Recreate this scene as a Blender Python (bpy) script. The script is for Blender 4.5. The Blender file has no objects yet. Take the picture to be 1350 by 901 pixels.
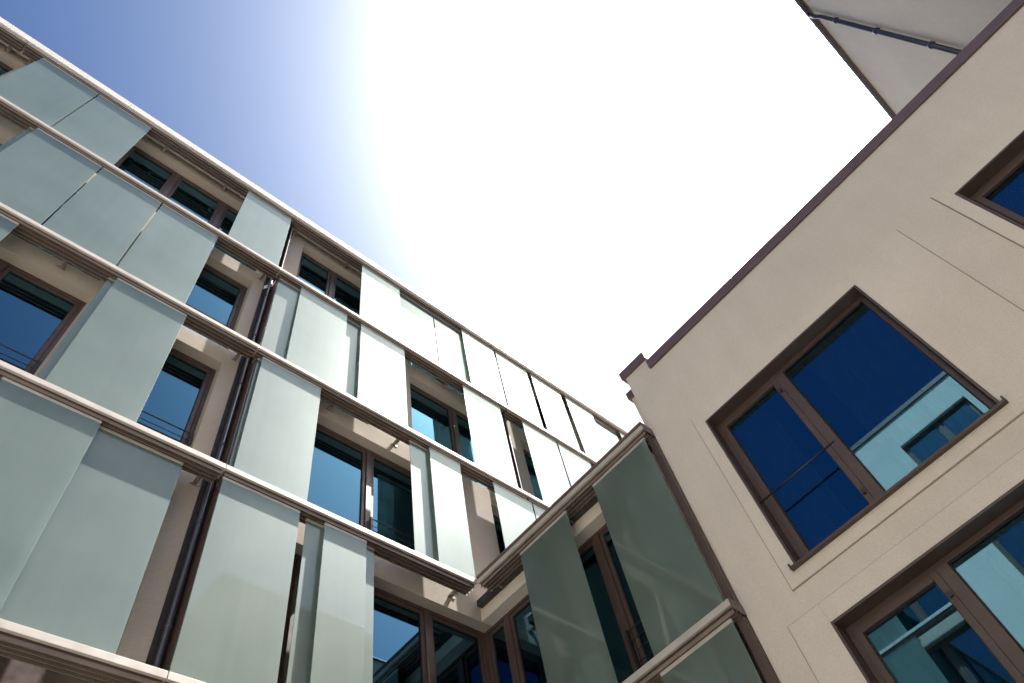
import bpy, bmesh, math, random
from mathutils import Matrix, Vector
random.seed(7)
scene = bpy.context.scene
C = scene.collection
EYE = 1.6                                   # camera height above the courtyard

# ------------------------------------------------------------------ camera
cam_d = bpy.data.cameras.new('camera'); cam = bpy.data.objects.new('camera', cam_d); C.objects.link(cam)
RT = ((0.74882073, -0.64536847, -0.15088756), (0.49889792, 0.69874079, -0.51270086), (0.43631226, 0.30864354, 0.84520458))
m = Matrix.Identity(4)
for i in range(3):
    m[i][0] = RT[0][i]; m[i][1] = -RT[1][i]; m[i][2] = -RT[2][i]
m[2][3] = EYE
cam.matrix_world = m
cam_d.sensor_width = 36; cam_d.lens = 951.825 / 1350 * 36
cam_d.clip_start = 0.05; cam_d.clip_end = 3000
scene.camera = cam

# ------------------------------------------------------------------ sky, sun, exposure
SUN = Vector((0.457, -0.154, 0.876)).normalized()
EL = math.asin(SUN.z); AZ = math.atan2(SUN.x, SUN.y)
w = bpy.data.worlds.new('World'); scene.world = w; w.use_nodes = True
nt = w.node_tree; nt.nodes.clear()
sky = nt.nodes.new('ShaderNodeTexSky'); sky.sky_type = 'NISHITA'; sky.sun_disc = False
sky.sun_elevation = EL; sky.sun_rotation = AZ
sky.air_density = 1.0; sky.dust_density = 5.6; sky.ozone_density = 1.2
bg = nt.nodes.new('ShaderNodeBackground'); bg.inputs['Strength'].default_value = 0.05
wo = nt.nodes.new('ShaderNodeOutputWorld')
gm_ = nt.nodes.new('ShaderNodeGamma'); gm_.inputs['Gamma'].default_value = 1.38      # a more contrasty, deeper blue sky all over
nt.links.new(sky.outputs[0], gm_.inputs['Color']); hs_ = nt.nodes.new('ShaderNodeHueSaturation'); hs_.inputs['Saturation'].default_value = 1.3; hs_.inputs['Value'].default_value = 0.60
nt.links.new(gm_.outputs[0], hs_.inputs['Color']); tn_ = nt.nodes.new('ShaderNodeMix'); tn_.data_type = 'RGBA'; tn_.blend_type = 'MULTIPLY'; tn_.inputs[0].default_value = 1.0; tn_.inputs[7].default_value = (0.85, 1.01, 1.06, 1)
nt.links.new(hs_.outputs[0], tn_.inputs[6]); nt.links.new(tn_.outputs[2], bg.inputs[0]); nt.links.new(bg.outputs[0], wo.inputs[0])
sd = bpy.data.lights.new('sun', 'SUN'); sd.energy = 5.0; sd.angle = math.radians(0.5); sd.color = (1.0, 0.955, 0.89)
so = bpy.data.objects.new('sun', sd); C.objects.link(so)
so.rotation_euler = SUN.to_track_quat('Z', 'Y').to_euler(); so.location = (20, -10, 50)
scene.view_settings.view_transform = 'Standard'; scene.view_settings.look = 'None'
scene.view_settings.exposure = 1.65; scene.view_settings.gamma = 1.0
scene.view_settings.use_curve_mapping = False

# ------------------------------------------------------------------ materials
def mat(name):
    a = bpy.data.materials.new(name); a.use_nodes = True
    t = a.node_tree; return a, t, t.nodes['Principled BSDF'], t.nodes['Material Output']
def ramp_noise(t, scale, lo, hi, detail=4, vec=None, c0=0.3, c1=0.7):
    n = t.nodes.new('ShaderNodeTexNoise'); n.inputs['Scale'].default_value = scale; n.inputs['Detail'].default_value = detail
    if vec is not None: t.links.new(vec, n.inputs['Vector'])
    r = t.nodes.new('ShaderNodeValToRGB'); r.color_ramp.elements[0].color = (*lo, 1); r.color_ramp.elements[1].color = (*hi, 1)
    r.color_ramp.elements[0].position = c0; r.color_ramp.elements[1].position = c1
    t.links.new(n.outputs['Fac'], r.inputs['Fac']); return n, r
def wcoord(t, scale=(1, 1, 1)):
    g = t.nodes.new('ShaderNodeNewGeometry'); mp = t.nodes.new('ShaderNodeMapping'); mp.inputs['Scale'].default_value = scale
    t.links.new(g.outputs['Position'], mp.inputs['Vector']); return mp.outputs['Vector']
def mixcol(t, a, b, fac, mode='MULTIPLY'):
    x = t.nodes.new('ShaderNodeMix'); x.data_type = 'RGBA'; x.blend_type = mode; x.inputs[0].default_value = fac
    t.links.new(a, x.inputs[6]); t.links.new(b, x.inputs[7]); return x.outputs[2]

def plaster(name, col, bump=0.35):
    a, t, p, o = mat(name)
    v = wcoord(t)
    lo = tuple(c * 0.95 for c in col); hi = tuple(min(1, c * 1.03) for c in col)
    n1, r1 = ramp_noise(t, 0.9, lo, hi, 6, v)
    n2, r2 = ramp_noise(t, 75, (0.84, 0.83, 0.82), (1.0, 1.0, 1.0), 6, v)
    vs = wcoord(t, (2.6, 2.6, 0.5))
    n3, r3 = ramp_noise(t, 1.6, (0.965, 0.96, 0.95), (1, 1, 1), 8, vs, 0.3, 0.65)
    c = mixcol(t, r1.outputs[0], r2.outputs[0], 1.0); c = mixcol(t, c, r3.outputs[0], 1.0)
    t.links.new(c, p.inputs['Base Color']); p.inputs['Roughness'].default_value = 0.9
    p.inputs['Specular IOR Level'].default_value = 0.2
    n4 = t.nodes.new('ShaderNodeTexNoise'); n4.inputs['Scale'].default_value = 190; n4.inputs['Detail'].default_value = 3; t.links.new(v, n4.inputs['Vector'])
    n5 = t.nodes.new('ShaderNodeTexNoise'); n5.inputs['Scale'].default_value = 7; n5.inputs['Detail'].default_value = 5; t.links.new(v, n5.inputs['Vector'])
    ad = t.nodes.new('ShaderNodeMath'); ad.operation = 'MULTIPLY_ADD'; ad.inputs[1].default_value = 2.0
    t.links.new(n5.outputs['Fac'], ad.inputs[0]); t.links.new(n4.outputs['Fac'], ad.inputs[2])
    b = t.nodes.new('ShaderNodeBump'); b.inputs['Strength'].default_value = bump; b.inputs['Distance'].default_value = 0.006
    t.links.new(ad.outputs[0], b.inputs['Height']); t.links.new(b.outputs[0], p.inputs['Normal'])
    return a
def metal(name, col, rough=0.45, metallic=0.0, var=0.12):
    a, t, p, o = mat(name)
    v = wcoord(t)
    n, r = ramp_noise(t, 2.5, tuple(c * (1 - var) for c in col), tuple(min(1, c * (1 + var)) for c in col), 6, v)
    t.links.new(r.outputs[0], p.inputs['Base Color'])
    n2, r2 = ramp_noise(t, 9, (rough * 0.8,) * 3, (min(1, rough * 1.25),) * 3, 5, v)
    t.links.new(r2.outputs[0], p.inputs['Roughness']); p.inputs['Metallic'].default_value = metallic
    return a
M = {}
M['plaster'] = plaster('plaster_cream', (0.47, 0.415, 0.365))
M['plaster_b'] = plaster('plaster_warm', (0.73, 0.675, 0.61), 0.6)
M['plaster_s'] = plaster('plaster_smooth', (0.74, 0.685, 0.62), 0.25)
M['plaster_d'] = plaster('plaster_grey', (0.68, 0.61, 0.53), 0.4)
M['brown'] = metal('brown_metal', (0.078, 0.052, 0.045), 0.42)
M['coping'] = metal('coping_metal', (0.13, 0.085, 0.085), 0.4)
M['alu'] = metal('beige_aluminium', (0.52, 0.48, 0.445), 0.38, 0.15, 0.10)
M['white'] = metal('white_coping', (0.62, 0.60, 0.58), 0.45, 0.0, 0.05)
M['track'] = metal('track_bronze', (0.09, 0.063, 0.055), 0.4, 0.25)
M['lip'] = metal('track_lip_metal', (0.26, 0.21, 0.18), 0.35, 0.3)
M['rubber'] = metal('gasket_rubber', (0.012, 0.012, 0.013), 0.6)
M['dark'] = metal('dark_gap', (0.022, 0.017, 0.018), 0.7)
M['pipe'] = metal('pipe_zinc', (0.075, 0.08, 0.11), 0.35, 0.6)
M['steel'] = metal('rail_steel', (0.045, 0.04, 0.045), 0.35, 0.6)
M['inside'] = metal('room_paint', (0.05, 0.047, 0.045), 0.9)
M['curtain'] = metal('curtain_cloth', (0.58, 0.62, 0.60), 0.95, 0, 0.1)
M['groove_shade'] = plaster('groove_shade_tone', (0.34, 0.295, 0.25), 0.3)  # dark tone that stands in for the shade in the surround grooves
M['paving'] = plaster('paving', (0.42, 0.39, 0.35), 0.6)

def satin_glass():
    a, t, p, o = mat('satin_glass')
    v = wcoord(t); L = t.links.new
    n, r = ramp_noise(t, 1.1, (0.14, 0.18, 0.16), (0.19, 0.235, 0.21), 7, v)
    n3, r3 = ramp_noise(t, 1.0, (0.90, 0.90, 0.90), (1, 1, 1), 6, wcoord(t, (9, 9, 0.35)))       # faint run marks
    L(mixcol(t, r.outputs[0], r3.outputs[0], 1.0), p.inputs['Base Color'])
    p.inputs['Roughness'].default_value = 0.50; p.inputs['Specular IOR Level'].default_value = 0.5
    p.inputs['Specular Tint'].default_value = (0.80, 0.98, 1.0, 1)
    tr = t.nodes.new('ShaderNodeBsdfTranslucent'); tr.inputs[0].default_value = (0.66, 0.80, 0.75, 1)
    rf = t.nodes.new('ShaderNodeBsdfRefraction'); rf.inputs['Color'].default_value = (0.86, 0.94, 0.90, 1)
    rf.inputs['Roughness'].default_value = 0.24; rf.inputs['IOR'].default_value = 1.12
    m1 = t.nodes.new('ShaderNodeMixShader'); m1.inputs[0].default_value = 0.26
    L(p.outputs[0], m1.inputs[1]); L(tr.outputs[0], m1.inputs[2])
    m2 = t.nodes.new('ShaderNodeMixShader'); m2.inputs[0].default_value = 0.24
    L(m1.outputs[0], m2.inputs[1]); L(rf.outputs[0], m2.inputs[2])
    gl = t.nodes.new('ShaderNodeBsdfGlossy'); gl.inputs['Roughness'].default_value = 0.035; gl.inputs['Color'].default_value = (0.82, 0.97, 1.0, 1)
    lw = t.nodes.new('ShaderNodeLayerWeight'); lw.inputs['Blend'].default_value = 0.5
    pw = t.nodes.new('ShaderNodeMath'); pw.operation = 'POWER'; pw.inputs[1].default_value = 4.5; L(lw.outputs['Facing'], pw.inputs[0])
    ma = t.nodes.new('ShaderNodeMath'); ma.operation = 'MULTIPLY_ADD'; ma.inputs[1].default_value = 0.55; ma.inputs[2].default_value = 0.06; ma.use_clamp = True
    L(pw.outputs[0], ma.inputs[0])
    m3 = t.nodes.new('ShaderNodeMixShader'); L(ma.outputs[0], m3.inputs[0]); L(m2.outputs[0], m3.inputs[1]); L(gl.outputs[0], m3.inputs[2])
    L(m3.outputs[0], o.inputs['Surface']); return a
M['satin'] = satin_glass()
def pane_glass():
    a, t, p, o = mat('window_glass')
    gl = t.nodes.new('ShaderNodeBsdfGlossy'); gl.inputs['Color'].default_value = (0.32, 0.72, 1.0, 1); gl.inputs['Roughness'].default_value = 0.0
    tp = t.nodes.new('ShaderNodeBsdfTransparent'); tp.inputs[0].default_value = (0.33, 0.37, 0.40, 1)
    lw = t.nodes.new('ShaderNodeLayerWeight'); lw.inputs['Blend'].default_value = 0.5
    pw = t.nodes.new('ShaderNodeMath'); pw.operation = 'POWER'; pw.inputs[1].default_value = 4.0
    t.links.new(lw.outputs['Facing'], pw.inputs[0])
    ma = t.nodes.new('ShaderNodeMath'); ma.operation = 'MULTIPLY_ADD'; ma.inputs[1].default_value = 0.8; ma.inputs[2].default_value = 0.19
    ma.use_clamp = True
    t.links.new(pw.outputs[0], ma.inputs[0])
    mx = t.nodes.new('ShaderNodeMixShader')
    t.links.new(ma.outputs[0], mx.inputs[0]); t.links.new(tp.outputs[0], mx.inputs[1]); t.links.new(gl.outputs[0], mx.inputs[2])
    t.links.new(mx.outputs[0], o.inputs['Surface']); return a
M['pane'] = pane_glass()

# ------------------------------------------------------------------ mesh helpers
class MB:
    def __init__(s): s.v = []; s.f = []; s.smooth = False
    def box(s, x0, x1, y0, y1, z0, z1):
        x0, x1 = sorted((x0, x1)); y0, y1 = sorted((y0, y1)); z0, z1 = sorted((z0, z1))
        b = len(s.v)
        s.v += [(x0, y0, z0), (x1, y0, z0), (x1, y1, z0), (x0, y1, z0), (x0, y0, z1), (x1, y0, z1), (x1, y1, z1), (x0, y1, z1)]
        s.f += [tuple(b + i for i in q) for q in ((0, 3, 2, 1), (4, 5, 6, 7), (0, 1, 5, 4), (1, 2, 6, 5), (2, 3, 7, 6), (3, 0, 4, 7))]
        return s
    def tube(s, pts, r, n=14):
        pts = [Vector(p) for p in pts]; b = len(s.v)
        for i, p in enumerate(pts):
            d = (pts[min(i + 1, len(pts) - 1)] - pts[max(i - 1, 0)]).normalized()
            a = d.orthogonal().normalized() if abs(d.z) < 0.9 else (Vector((1, 0, 0)) - d * d.x).normalized()
            c = d.cross(a)
            for k in range(n):
                th = 2 * math.pi * k / n; s.v.append(tuple(p + a * (r * math.cos(th)) + c * (r * math.sin(th))))
        for i in range(len(pts) - 1):
            for k in range(n):
                s.f.append((b + i * n + k, b + i * n + (k + 1) % n, b + (i + 1) * n + (k + 1) % n, b + (i + 1) * n + k))
        s.f.append(tuple(b + k for k in reversed(range(n)))); e = b + (len(pts) - 1) * n
        s.f.append(tuple(e + k for k in range(n))); s.smooth = True; return s
    def build(s, name, material, parent=None, bevel=0.0):
        xs = list(zip(*s.v)); c = Vector([(min(a) + max(a)) / 2 for a in xs]); c.z = min(xs[2])
        me = bpy.data.meshes.new(name); me.from_pydata([tuple(Vector(v) - c) for v in s.v], [], s.f)
        bm = bmesh.new(); bm.from_mesh(me); bmesh.ops.recalc_face_normals(bm, faces=bm.faces); bm.to_mesh(me); bm.free()
        me.materials.append(M[material])
        if s.smooth:
            for p in me.polygons: p.use_smooth = len(p.vertices) == 4
        o = bpy.data.objects.new(name, me); C.objects.link(o)
        o['wc'] = tuple(c)
        if parent is not None:
            o.parent = parent; o.location = c - Vector(parent['wc'])
        else: o.location = c
        if bevel:
            b = o.modifiers.new('bevel', 'BEVEL'); b.width = bevel; b.segments = 2; b.limit_method = 'ANGLE'
        return o
def thing(name, label, cat, loc, group=None):
    o = bpy.data.objects.new(name, None); C.objects.link(o); o.location = loc; o['wc'] = tuple(loc)
    o.empty_display_size = 0.2
    o['label'] = label; o['category'] = cat
    if group: o['group'] = group
    return o
class Fac:
    """a facade frame: u runs along it, d goes inwards from its foremost plane, h is height over the camera"""
    def __init__(s, axis, pos, sign): s.axis, s.pos, s.sign = axis, pos, sign
    def P(s, u, d, h):
        q = s.pos + s.sign * d
        return (u, q, h + EYE) if s.axis == 'x' else (q, u, h + EYE)
    def box(s, mb, u0, u1, d0, d1, h0, h1):
        a = s.P(u0, d0, h0); b = s.P(u1, d1, h1)
        return mb.box(a[0], b[0], a[1], b[1], a[2], b[2])
    def b(s, *k): return s.box(MB(), *k)
    def ring(s, mb, u0, u1, d0, d1, h0, h1, t, tb=None):
        tb = t if tb is None else tb
        u0, u1 = sorted((u0, u1))
        s.box(mb, u0, u0 + t, d0, d1, h0, h1); s.box(mb, u1 - t, u1, d0, d1, h0, h1)
        s.box(mb, u0 + t, u1 - t, d0, d1, h1 - t, h1); s.box(mb, u0 + t, u1 - t, d0, d1, h0, h0 + tb); return mb

def window(F, parent, u0, u1, h0, h1, d, mull=(), rail=(), curtain=()):
    """outer frame as the part; leaf frames, panes and rails are its sub-parts"""
    u0, u1 = sorted((u0, u1)); fr = MB(); F.ring(fr, u0, u1, d, d + 0.10, h0, h1, 0.06)
    for q in mull: F.box(fr, q - 0.055, q + 0.055, d - 0.012, d + 0.09, h0 + 0.06, h1 - 0.06)
    wobj = fr.build('window', 'brown', parent, 0.004)
    ed = [u0 + 0.06] + [x for q in sorted(mull) for x in (q - 0.055, q + 0.055)] + [u1 - 0.06]
    for i in range(0, len(ed), 2):
        a, b = ed[i] + 0.004, ed[i + 1] - 0.004
        lf = MB(); F.ring(lf, a, b, d + 0.018, d + 0.085, h0 + 0.064, h1 - 0.064, 0.065)
        lo = lf.build('leaf_frame', 'brown', wobj, 0.004)
        F.b(a + 0.063, b - 0.063, d + 0.052, d + 0.066, h0 + 0.127, h1 - 0.127).build('pane', 'pane', wobj)
        gk = MB(); F.ring(gk, a + 0.0655, b - 0.0655, d + 0.040, d + 0.0515, h0 + 0.1295, h1 - 0.1295, 0.010); gk.build('gasket', 'rubber', wobj)
        if i // 2 in rail:
            rr = MB(); hh = h0 + 0.92
            for k, e in enumerate((0, -0.16, -0.32, -0.48, -0.64)):
                rr.tube([F.P(a - 0.03, d - 0.06, hh + e), F.P(b + 0.03, d - 0.06, hh + e)], 0.011 if k == 0 else 0.007, 8)
            for q in (a - 0.03, b + 0.03):
                F.box(rr, q - 0.018, q + 0.018, d - 0.085, d - 0.035, h0 + 0.1, hh + 0.02)
            r = rr.build('guard_rail', 'steel', wobj)
            for p in r.data.polygons: p.use_smooth = False
    return wobj

def fascia(F, parent, u0, u1, hb, roof=False, joints=(), bstep=1.65, wall_d=0.44):
    """light channel with the double sliding track hung under it, carried on brackets off the wall"""
    cuts = [u0] + [j for j in sorted(joints) if u0 < j < u1] + [u1]
    for a, b in zip(cuts, cuts[1:]):
        a2, b2 = a + (0.006 if a != u0 else 0), b - (0.006 if b != u1 else 0)
        ch = MB(); F.box(ch, a2, b2, 0.0, 0.045, hb - 0.09, hb); F.box(ch, a2, b2, 0.045, 0.27, hb - 0.045, hb - 0.022)
        ch.build('fascia_channel', 'alu', parent, 0.004)
        tk = MB(); F.box(tk, a2 + 0.02, b2 - 0.02, 0.05, 0.275, hb - 0.115, hb - 0.052)
        t = tk.build('sliding_track', 'track', parent, 0.002)
        for dd in (0.05, 0.118, 0.19, 0.262): F.b(a2 + 0.02, b2 - 0.02, dd, dd + 0.011, hb - 0.165, hb - 0.1152).build('track_lip', 'lip', t)
        n = max(1, int((b - a) / bstep)); 
        for k in range(n + 1):
            u = a + 0.22 + (b - a - 0.44) * k / n
            br = MB(); F.box(br, u - 0.03, u + 0.03, 0.277, wall_d - 0.002, hb - 0.13, hb - 0.075)
            F.box(br, u - 0.07, u + 0.07, wall_d - 0.012, wall_d - 0.001, hb - 0.17, hb - 0.131)
            F.box(br, u - 0.008, u + 0.008, 0.282, 0.36, hb - 0.19, hb - 0.131)
            br.build('bracket', 'lip', parent)
def panel(F, parent, u0, u1, track, hb, top):
    d = 0.075 if track == 'f' else 0.148
    u0, u1 = sorted((u0, u1))
    p = F.b(u0, u1, d, d + 0.012, hb + 0.01, top - 0.045).build('glass_panel', 'satin', parent, 0.0015)
    c = MB(); F.box(c, u0, u1, d - 0.006, d + 0.03, top - 0.05, top + 0.0)
    c.build('carrier', 'alu', p, 0.003)
    s = MB(); F.box(s, u0 + 0.01, u1 - 0.01, d - 0.004, d + 0.016, hb + 0.002, hb + 0.03)
    s.build('bottom_guide', 'track', p)
    return p
def wall_rows(F, mb, u0, u1, d0, d1, rows):
    """rows: (h_bottom, h_lintel, h_top, [(a,b) openings])"""
    for hb, hl, ht, ops in rows:
        F.box(mb, u0, u1, d0, d1, hl, ht)
        x = u0
        for a, b in sorted(ops) + [(u1, u1)]:
            if a - x > 0.01: F.box(mb, x, a, d0, d1, hb, hl)
            x = max(x, b)
    return mb

# ------------------------------------------------------------------ ground
g = MB(); g.v = [(-600, -600, 0), (600, -600, 0), (600, 600, 0), (-600, 600, 0)]; g.f = [(0, 1, 2, 3)]
go = g.build('courtyard_ground', 'paving'); go['kind'] = 'structure'

# ------------------------------------------------------------------ the long glass-panelled block (A)
BANDS = [-1.6, 1.86, 5.16, 8.46, 11.76, 15.06]; ROOF = 18.36
FA = Fac('x', 7.06, 1)
A = thing('apartment_building', 'tall cream block with rows of sliding frosted glass panels on every storey', 'building', (4.0, 7.5, 0))
UL, UR = -9.0, 17.5
WIN = {5: [(-6.3, -4.1, (-5.2,), ()), (-1.6, 1.95, (-0.42, 0.78), ()), (2.87, 5.0, (3.9,), (0,)), (6.1, 8.7, (7.4,), ()), (9.7, 12.2, (10.9,), ()), (13.0, 15.4, (14.2,), ())],
       4: [(-5.0, -2.85, (-3.9,), ()), (-1.9, -0.4, (), ()), (0.7, 1.96, (), (0,)), (2.87, 5.0, (3.9,), ()), (6.12, 8.78, (7.6,), ()), (9.71, 12.2, (10.95,), ()), (13.0, 15.4, (14.2,), ())],
       3: [(-5.5, -3.6, (), ()), (-2.9, -0.36, (-1.62,), (1,)), (0.7, 1.92, (), (0,)), (3.86, 6.45, (5.17,), (1,)), (8.15, 10.7, (9.4,), ()), (11.6, 14.0, (12.8,), ())],
       2: [(-5.5, -3.2, (-4.3,), ()), (-0.6, 1.88, (0.62,), ()), (3.5, 7.62, (4.0, 5.15, 6.37), ())],
       1: [(-6.0, -1.6, (-4.5, -3.0), ()), (-0.8, 1.88, (0.5,), ()), (3.0, 7.62, (4.2, 5.3, 6.5), ())],
       0: [(-6.0, -1.6, (-4.5, -3.0), ()), (-0.8, 1.88, (0.5,), ()), (3.0, 7.62, (4.2, 5.3, 6.5), ())]}
W0, W1 = 0.44, 0.84
for s in range(6):
    hb = BANDS[s]; ht = BANDS[s + 1] if s < 5 else ROOF - 0.02
    u1 = UR if s >= 3 else 7.8
    wm = MB(); ops = [(a, b) for a, b, _, _ in WIN[s]] if s >= 3 else [(a, min(b, 7.8) if b < 7.6 else 7.8) for a, b, _, _ in WIN[s]]
    wall_rows(FA, wm, UL, u1, W0, W1, [(hb + 0.06, ht - 0.40, ht + 0.06 if s < 5 else ht, ops)])
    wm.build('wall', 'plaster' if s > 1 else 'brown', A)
    for a, b, mu, ra in WIN[s]:
        window(FA, A, a + 0.003, b - 0.003, hb + 0.063, ht - 0.403, 0.64, mu, ra)
# corner posts of the corner windows
for s in (0, 1, 2):
    hb = BANDS[s]; FA.b(7.623, 7.745, 0.634, 0.756, hb + 0.06, BANDS[s + 1] - 0.403).build('corner_post', 'brown', A, 0.004)
# rooms behind
rm = MB()
for s in range(6):
    FA.box(rm, UL, UR, W1 + 0.002, 6.0, BANDS[s] - 0.3, BANDS[s] + 0.05)
FA.box(rm, UL, UR, W1 + 0.002, 6.0, ROOF - 0.38, ROOF - 0.03)
FA.box(rm, UL, UR, 6.0, 6.3, -1.6, ROOF - 0.03)
for q in (UL, -3.3, 2.15, 7.81, UR - 0.2): FA.box(rm, q, q + 0.2, W1 + 0.002, 6.0, -1.6, ROOF - 0.03)
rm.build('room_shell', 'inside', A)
JO = (-4.27, 2.33, 8.93, 15.53)
for s in (1, 2, 3, 4, 5):
    fascia(FA, A, UL, UR if s > 3 else 6.985, BANDS[s], joints=JO)
# roof edge: track plus white coping in lengths
fascia(FA, A, UL, UR, 18.20, joints=JO)
cx = [UL, -6.08, -2.06, 1.96, 5.98, 10.0, 14.02, UR]
for a, b in zip(cx, cx[1:]):
    cm = MB(); FA.box(cm, a + 0.004, b - 0.004, -0.02, 0.0 + 0.03, 18.16, 18.44); FA.box(cm, a + 0.004, b - 0.004, 0.03, 0.80, 18.36, 18.44)
    cm.build('roof_coping', 'white', A, 0.006)
PAN = {5: [(-6.4, -5.2, 'f'), (-3.87, -2.66, 'f'), (-2.635, -1.43, 'f'), (1.06, 2.27, 'f'), (4.42, 5.64, 'f'), (5.62, 6.84, 'b'), (6.875, 8.09, 'b'), (7.83, 9.04, 'f'), (9.11, 10.36, 'f'), (10.53, 11.78, 'f'), (12.0, 13.22, 'f'), (13.15, 14.38, 'b'), (14.5, 15.7, 'f')],
       4: [(-2.87, -1.66, 'b'), (-2.76, -1.545, 'f'), (-1.52, -0.335, 'f'), (-0.305, 0.90, 'f'), (2.40, 3.6, 'b'), (2.90, 4.10, 'f'), (3.30, 4.51, 'b'), (4.48, 5.71, 'f'), (7.50, 8.73, 'f'), (9.50, 10.73, 'f'), (10.79, 12.03, 'f'), (12.2, 13.4, 'f')],
       3: [(-2.97, -1.75, 'f'), (-0.31, 0.90, 'b'), (-0.20, 1.01, 'f'), (2.41, 3.62, 'b'), (2.465, 3.685, 'f'), (5.79, 7.0, 'b'), (6.235, 7.03, 'f'), (7.94, 9.06, 'f'), (9.10, 10.3, 'f'), (11.0, 12.2, 'f')],
       2: [(-3.4, -2.2, 'b'), (-0.60, 0.63, 'f'), (0.57, 1.80, 'b'), (2.36, 3.60, 'f'), (3.755, 4.98, 'b'), (4.03, 4.785, 'f')]}
for s in PAN:
    for a, b, t in PAN[s]:
        panel(FA, A, a, b, t, BANDS[s], (BANDS[s + 1] if s < 5 else 18.20) - 0.17)
# recessed joint with downpipe
for q in (2.20, 8.78):
    h0 = -1.6 if q < 5 else 8.5
    FA.b(q, q + 0.205, 0.415, 0.436, h0, ROOF - 0.4).build('joint_lining', 'dark', A)
    for s in range(0, 6):
        ht = BANDS[s + 1] if s < 5 else 18.20
        if BANDS[s] < h0 - 0.1: continue
        FA.b(q + 0.178, q + 0.202, 0.17, 0.412, BANDS[s] + 0.012, ht - 0.18).build('divider_fin', 'brown', A, 0.003)
    pm = MB(); pm.tube([FA.P(q + 0.10, 0.345, h0), FA.P(q + 0.10, 0.345, ROOF - 0.2)], 0.038, 16)
    pp = pm.build('downpipe', 'pipe', A)
    h = h0 + 0.9
    while h < ROOF - 1:
        cl = MB(); cl.tube([FA.P(q + 0.10, 0.345, h), FA.P(q + 0.10, 0.345, h + 0.05)], 0.047, 16)
        cl.build('pipe_clamp', 'pipe', pp); h += 1.65

# ------------------------------------------------------------------ the low link wing (C)
FC = Fac('y', 6.99, 1)
W = thing('link_wing', 'low wing with grey frosted glass panels in shade at the inner corner', 'building', (7.4, 5.0, 0))
YE, YC = 3.045, 7.06                                    # free end, inner corner
CW0, CW1 = 0.41, 0.81
for s in (0, 1, 2):
    hb, ht = BANDS[s], BANDS[s + 1]
    wm = MB(); wall_rows(FC, wm, YE + 0.01, 7.497, CW0, CW1, [(hb + 0.06, ht - 0.40, ht + (0.06 if s < 2 else -0.03), [(3.55, 7.497)])])
    wm.build('wall', 'plaster_s' if s > 1 else 'brown', W)
    window(FC, W, 3.553, 7.69, hb + 0.063, ht - 0.403, 0.635, (4.90, 6.0, 7.13), (0,))
rm = MB()
for h in (1.86, 5.16): FC.box(rm, YE + 0.02, 7.88, CW1 + 0.002, 5.0, h - 0.3, h + 0.05)
FC.box(rm, YE + 0.02, 7.45, 0.30, 6.0, 8.30, 8.42)
FC.box(rm, YE + 0.02, 7.88, 4.8, 5.0, -1.6, 8.30)
FC.box(rm, YE + 0.02, YE + 0.2, CW1 + 0.002, 4.8, -1.6, 8.30)
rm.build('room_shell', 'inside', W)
for h in (1.86, 5.16, 8.46): fascia(FC, W, YE, YC, h, wall_d=0.41)
cp = MB(); FC.box(cp, YE - 0.01, YC - 0.004, -0.02, 0.40, 8.464, 8.515); cp.build('roof_coping', 'coping', W, 0.005)
for s, a, b in ((2, 4.92, 6.055), (2, 3.14, 4.29), (1, 3.15, 4.29), (1, 4.9, 6.1)):
    panel(FC, W, a, b, 'f', BANDS[s], BANDS[s + 1] - 0.17)
for s in (0, 1, 2):
    FC.b(YE + 0.0, YE + 0.10, 0.165, 0.262, BANDS[s] + 0.012, BANDS[s + 1] - 0.18).build('end_cheek', 'brown', W, 0.003)
for h in (1.86, 5.16, 8.46):
    FC.b(YE - 0.014, YE - 0.002, 0.0, 0.258, h - 0.15, h + 0.004).build('track_end_cap', 'coping', W, 0.003)

# ------------------------------------------------------------------ the plastered house (B)
FB = Fac('y', 7.25, 1)
B = thing('plastered_building', 'cream plastered building with brown framed picture windows and brown roof coping', 'building', (7.4, -1.0, 0))
K = 0.98
YL, YR = 3.04, -4.895
W1H = (5.11, 7.82); W2H = (1.65, 4.36)
opsu = [(-0.51, 2.23), (-4.6, -2.09)]
wm = MB(); wall_rows(FB, wm, YR, YL, 0.0, 0.38, [(-1.6, 1.65, 1.65, []), (1.65, 4.36, 5.11, [(-0.51, 2.23), (-4.6, -2.09)]), (5.11, 7.82, 9.64, opsu)])
FB.box(wm, 2.55, YL, 0.0, 0.38, 9.64, 9.93)
wm.build('wall', 'plaster_b', B)
def surround(a, b, h0, h1, oa, ob, oh0, oh1, e=0.02):
    mbx = MB(); a, b = sorted((a, b))
    FB.box(mbx, a, oa, -e, 0.002, h0, h1); FB.box(mbx, ob, b, -e, 0.002, h0, h1)
    FB.box(mbx, oa, ob, -e, 0.002, oh1, h1); FB.box(mbx, oa, ob, -e, 0.002, h0, oh0)
    mbx.build('plaster_surround', 'plaster_s', B, 0.003)
    jm = MB(); g = 0.013  # thin dark strips paint the groove shadow line round the surround
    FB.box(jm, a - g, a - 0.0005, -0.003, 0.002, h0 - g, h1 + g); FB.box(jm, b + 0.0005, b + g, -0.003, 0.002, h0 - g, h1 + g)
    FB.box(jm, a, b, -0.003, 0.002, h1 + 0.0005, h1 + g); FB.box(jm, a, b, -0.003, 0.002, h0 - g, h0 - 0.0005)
    jm.build('groove_shade_strip', 'groove_shade', B)
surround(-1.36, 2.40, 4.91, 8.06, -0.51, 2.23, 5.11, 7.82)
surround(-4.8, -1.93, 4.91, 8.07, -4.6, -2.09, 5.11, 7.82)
surround(-1.36, 2.66, 1.4, 4.60, -0.51, 2.23, 1.65, 4.36)
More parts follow.
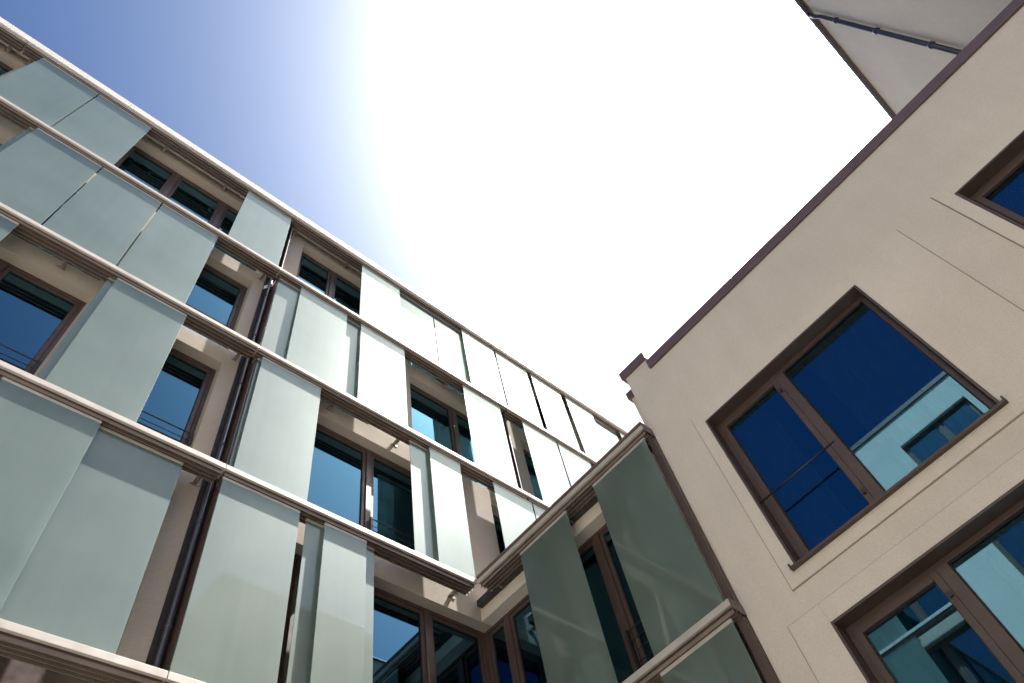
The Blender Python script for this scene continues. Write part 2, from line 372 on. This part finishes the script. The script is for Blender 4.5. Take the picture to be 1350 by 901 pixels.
def big_window(u0, u1, h0, h1, mull, rail=True, curtain=False):
    ln = MB(); FB.ring(ln, u0 + 0.002, u1 - 0.002, -0.026, 0.28, h0, h1 - 0.002, 0.03)
    wobj = ln.build('window', 'brown', B, 0.003)
    fr = MB(); FB.ring(fr, u0 + 0.034, u1 - 0.034, 0.17, 0.26, h0 + 0.032, h1 - 0.034, 0.062)
    FB.box(fr, mull - 0.065, mull + 0.065, 0.15, 0.255, h0 + 0.094, h1 - 0.096)
    fr.build('fixed_frame', 'brown', wobj, 0.004)
    lf = MB(); FB.ring(lf, mull + 0.068, u1 - 0.099, 0.158, 0.25, h0 + 0.097, h1 - 0.099, 0.075)
    lf.build('leaf_frame', 'brown', wobj, 0.004)
    FB.b(mull + 0.14, u1 - 0.168, 0.215, 0.228, h0 + 0.166, h1 - 0.168).build('pane', 'pane', wobj)
    FB.b(u0 + 0.09, mull - 0.063, 0.22, 0.233, h0 + 0.09, h1 - 0.09).build('pane', 'pane', wobj)
    for a, b in ((mull + 0.144, u1 - 0.175), (u0 + 0.097, mull - 0.066)):
        gk = MB(); FB.ring(gk, a, b, 0.200, 0.2145, h0 + (0.173 if a > mull else 0.095), h1 - (0.175 if a > mull else 0.097), 0.012); gk.build('gasket', 'rubber', wobj)
    hn = MB(); FB.box(hn, mull + 0.085, mull + 0.125, 0.13, 0.157, h0 + 0.3, h0 + 0.36); FB.box(hn, mull + 0.085, mull + 0.125, 0.13, 0.157, h1 - 0.4, h1 - 0.34); hn.build('hinge', 'steel', wobj)
    sl = MB(); FB.box(sl, u0 - 0.05, u1 + 0.05, -0.085, 0.10, h0 - 0.035, h0 - 0.003)
    for q in (u0 - 0.05, u1 + 0.03): FB.box(sl, q, q + 0.02, -0.085, -0.028, h0 - 0.003, h0 + 0.04)
    sl.build('sill', 'brown', wobj, 0.003)
    if rail:
        rr = MB(); hh = h0 + 1.0
        rr.tube([FB.P(mull - 0.02, -0.0, hh), FB.P(u1 - 0.04, -0.0, hh)], 0.012, 10)
        rr.build('guard_rail', 'steel', wobj)
    for a, b in ((mull + 0.15, u1 + 0.1), (u0 - 0.1, mull - 0.32)) if curtain else ((u0 - 0.1, mull - 0.34), (mull + 0.45, u1 + 0.1)):
        me = MB(); n = 90
        for i in range(n + 1):
            u = a + (b - a) * i / n; d = 0.50 + 0.035 * math.sin(i * 0.85) + 0.015 * math.sin(i * 2.1)
            me.v += [FB.P(u, d, h0 + 0.05), FB.P(u, d, h1 + 0.2)]
        for i in range(n): me.f.append((2 * i, 2 * i + 2, 2 * i + 3, 2 * i + 1))
        me.smooth = True; me.build('curtain', 'curtain', wobj)
    return wobj
big_window(-0.51, 2.23, 5.11, 7.82, 1.035)
big_window(-4.6, -2.09, 5.11, 7.82, -3.3)
big_window(-0.51, 2.23, 1.65, 4.36, 1.02, True, True)
big_window(-4.6, -2.09, 1.65, 4.36, -3.3)
rm = MB()
for h in (1.3, 4.72): FB.box(rm, YR, YL - 0.02, 0.382, 4.5, h - 0.15, h + 0.15)
FB.box(rm, YR, YL - 0.02, 4.5, 4.7, -1.6, 9.2); FB.box(rm, YR, YL - 0.02, 0.382, 4.5, 9.2, 9.5)
for q in (YL - 0.22, -1.4, -4.89): FB.box(rm, q, q + 0.2, 0.382, 4.5, -1.6, 9.2)
rm.build('room_shell', 'inside', B)
cy = [2.556, 0.6, -1.9, -4.83]
for a, b in zip(cy, cy[1:]):
    cm = MB(); FB.box(cm, b + 0.001, a - 0.001, -0.045, -0.02, 9.63, 9.84); FB.box(cm, b + 0.001, a - 0.001, -0.02, 0.44, 9.645, 9.84)
    cm.build('roof_coping', 'coping', B, 0.004)
cm = MB(); FB.box(cm, 2.53, YL + 0.06, -0.05, -0.02, 9.92, 10.11); FB.box(cm, 2.53, YL + 0.06, -0.02, 0.44, 9.935, 10.11)
FB.box(cm, 2.94, 2.965, 0.10, 0.13, 10.11, 10.19); FB.box(cm, 2.925, 2.98, 0.09, 0.14, 10.15, 10.18)
cm.build('raised_coping', 'coping', B, 0.004)
bk = MB(); FB.box(bk, 2.6, 3.28, 0.40, 1.1, 8.43, 9.93); bk.build('rear_upstand', 'plaster_b', B)
bk = MB(); FB.box(bk, 2.55, 3.33, 0.36, 1.15, 9.932, 10.11); bk.build('rear_coping', 'coping', B, 0.004)

# ------------------------------------------------------------------ the tall block beyond its roof (D)
FD = Fac('x', -4.9, -1)
D = thing('rear_building', 'tall plain wall with one dark downpipe, rising behind the brown roof coping', 'building', (13, -6, 0))
dm = MB(); dm.box(7.20, 24, -16, -4.9, 0, 17.86 + EYE); dm.build('wall', 'plaster_d', D)
dm = MB(); dm.box(7.12, 24.1, -16.1, -4.84, 17.865 + EYE, 17.93 + EYE); dm.build('roof_coping', 'coping', D, 0.004)
gm = MB(); FD.box(gm, 7.25, 24, -0.16, -0.062, 17.78, 17.86); gm.build('gutter', 'pipe', D, 0.02)
pm = MB(); px = 1.882 * 4.84
pm.tube([FD.P(px, -0.11, 17.79), FD.P(px, -0.11, 17.5), FD.P(px, -0.075, 17.3), FD.P(px, -0.075, 8.6)], 0.05, 14); pp = pm.build('downpipe', 'pipe', D)
for h in (16.6, 15.0, 13.2, 11.4):
    cl = MB(); cl.tube([FD.P(px, -0.075, h), FD.P(px, -0.075, h + 0.07)], 0.066, 14); FD.box(cl, px - 0.012, px + 0.012, -0.02, -0.0, h + 0.01, h + 0.05); cl.build('pipe_clamp', 'pipe', pp)

# ------------------------------------------------------------------ the opposite side, seen mirrored in the windows (F)
FF = Fac('y', -7.3, -1)
Fo = thing('opposite_building', 'pale sunlit building with a dark window mirrored in the large picture window', 'building', (-7.6, -2.5, 0))
rows = []
fo = [(-1.0, 1.55), (-5.6, -3.2)]
HB = [-1.6, 0.9, 4.3, 7.6, 10.9, 14.2]
for i, h in enumerate(HB):
    top = HB[i + 1] if i < 5 else 17.85
    rows.append((h, h + 2.62 if i else 0.6, top, fo))
wm = MB()
for hb, hl, ht, ops in rows:
    wall_rows(FF, wm, -8.0, 2.95, 0, 0.4, [(hb, hl, ht, ops)])
wm.build('wall', 'plaster_b', Fo)
for i, h in enumerate(HB):
    for a, b in fo:
        window(FF, Fo, a + 0.003, b - 0.003, h + 0.003, (h + 2.617) if i else 0.597, 0.14, (a + 1.2,), ())
rm = MB(); FF.box(rm, -8.0, 2.95, 3.0, 3.3, -1.6, 17.8)
for q in (-8.0, 2.75): FF.box(rm, q, q + 0.2, 0.402, 3.0, -1.6, 17.8)
for h in HB[1:] + [17.8]: FF.box(rm, -7.8, 2.75, 0.402, 3.0, h - 0.3, h - 0.02)
rm.build('room_shell', 'inside', Fo)
cm = MB(); FF.box(cm, -8.1, 3.0, -0.06, 0.5, 17.852, 18.02); cm.build('roof_coping', 'coping', Fo, 0.004)
FW = Fac('y', -7.2, -1)
Fw = thing('opposite_wing', 'lower opposite wing with pale glass panels mirrored in the lower picture window', 'building', (-7.6, 5.0, 0))
wm = MB()
for i, (hb, ht) in enumerate(zip(BANDS[:5], BANDS[1:])):
    wall_rows(FW, wm, 2.96, 7.05, 0.45, 0.8, [(hb + 0.06, ht - 0.4, ht + 0.06, [(3.4, 6.9)])])
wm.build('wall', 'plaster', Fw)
for hb, ht in zip(BANDS[:5], BANDS[1:]):
    window(FW, Fw, 3.403, 6.897, hb + 0.063, ht - 0.403, 0.62, (4.5, 5.7), ())
    fascia(FW, Fw, 2.96, 7.0, ht, wall_d=0.45)
rm = MB(); FW.box(rm, 2.96, 7.05, 0.802, 3.0, 14.8, 15.0); FW.box(rm, 2.96, 7.05, 2.9, 3.0, -1.6, 14.8); rm.build('room_shell', 'inside', Fw)
for s, a, b in ((4, 5.0, 6.2), (3, 4.9, 6.1), (3, 6.12, 6.95), (2, 4.4, 5.6), (2, 5.65, 6.8), (1, 3.2, 4.4), (1, 5.6, 6.8)):
    panel(FW, Fw, a, b, 'f', BANDS[s], BANDS[s + 1] - 0.17)
# a farther block behind the tall one, mirrored low in the frosted panels
G = thing('far_block', 'farther plain block with a flat brown coping, mirrored low in the lowest frosted panels', 'building', (9, -20, 0))
gm = MB(); gm.box(4.6, 14, -26, -16.5, 0, 22.0 + EYE); gm.build('wall', 'plaster_d', G)
gm = MB(); gm.box(-22, 4.598, -26, -15.5, 0, 17.5); gm.build('horizon_blocker_wall', 'plaster_d', G)  # unseen range, added to cut horizon light and darken the lower storeys
gm = MB(); gm.box(-22.1, 4.598, -26.1, -15.4, 17.504, 17.68); gm.build('horizon_blocker_coping', 'coping', G)
gm = MB(); gm.box(4.5, 14.1, -26.1, -16.4, 22.004 + EYE, 22.2 + EYE); gm.build('roof_coping', 'coping', G)

for o in bpy.data.objects:
    if 'wc' in o: del o['wc']
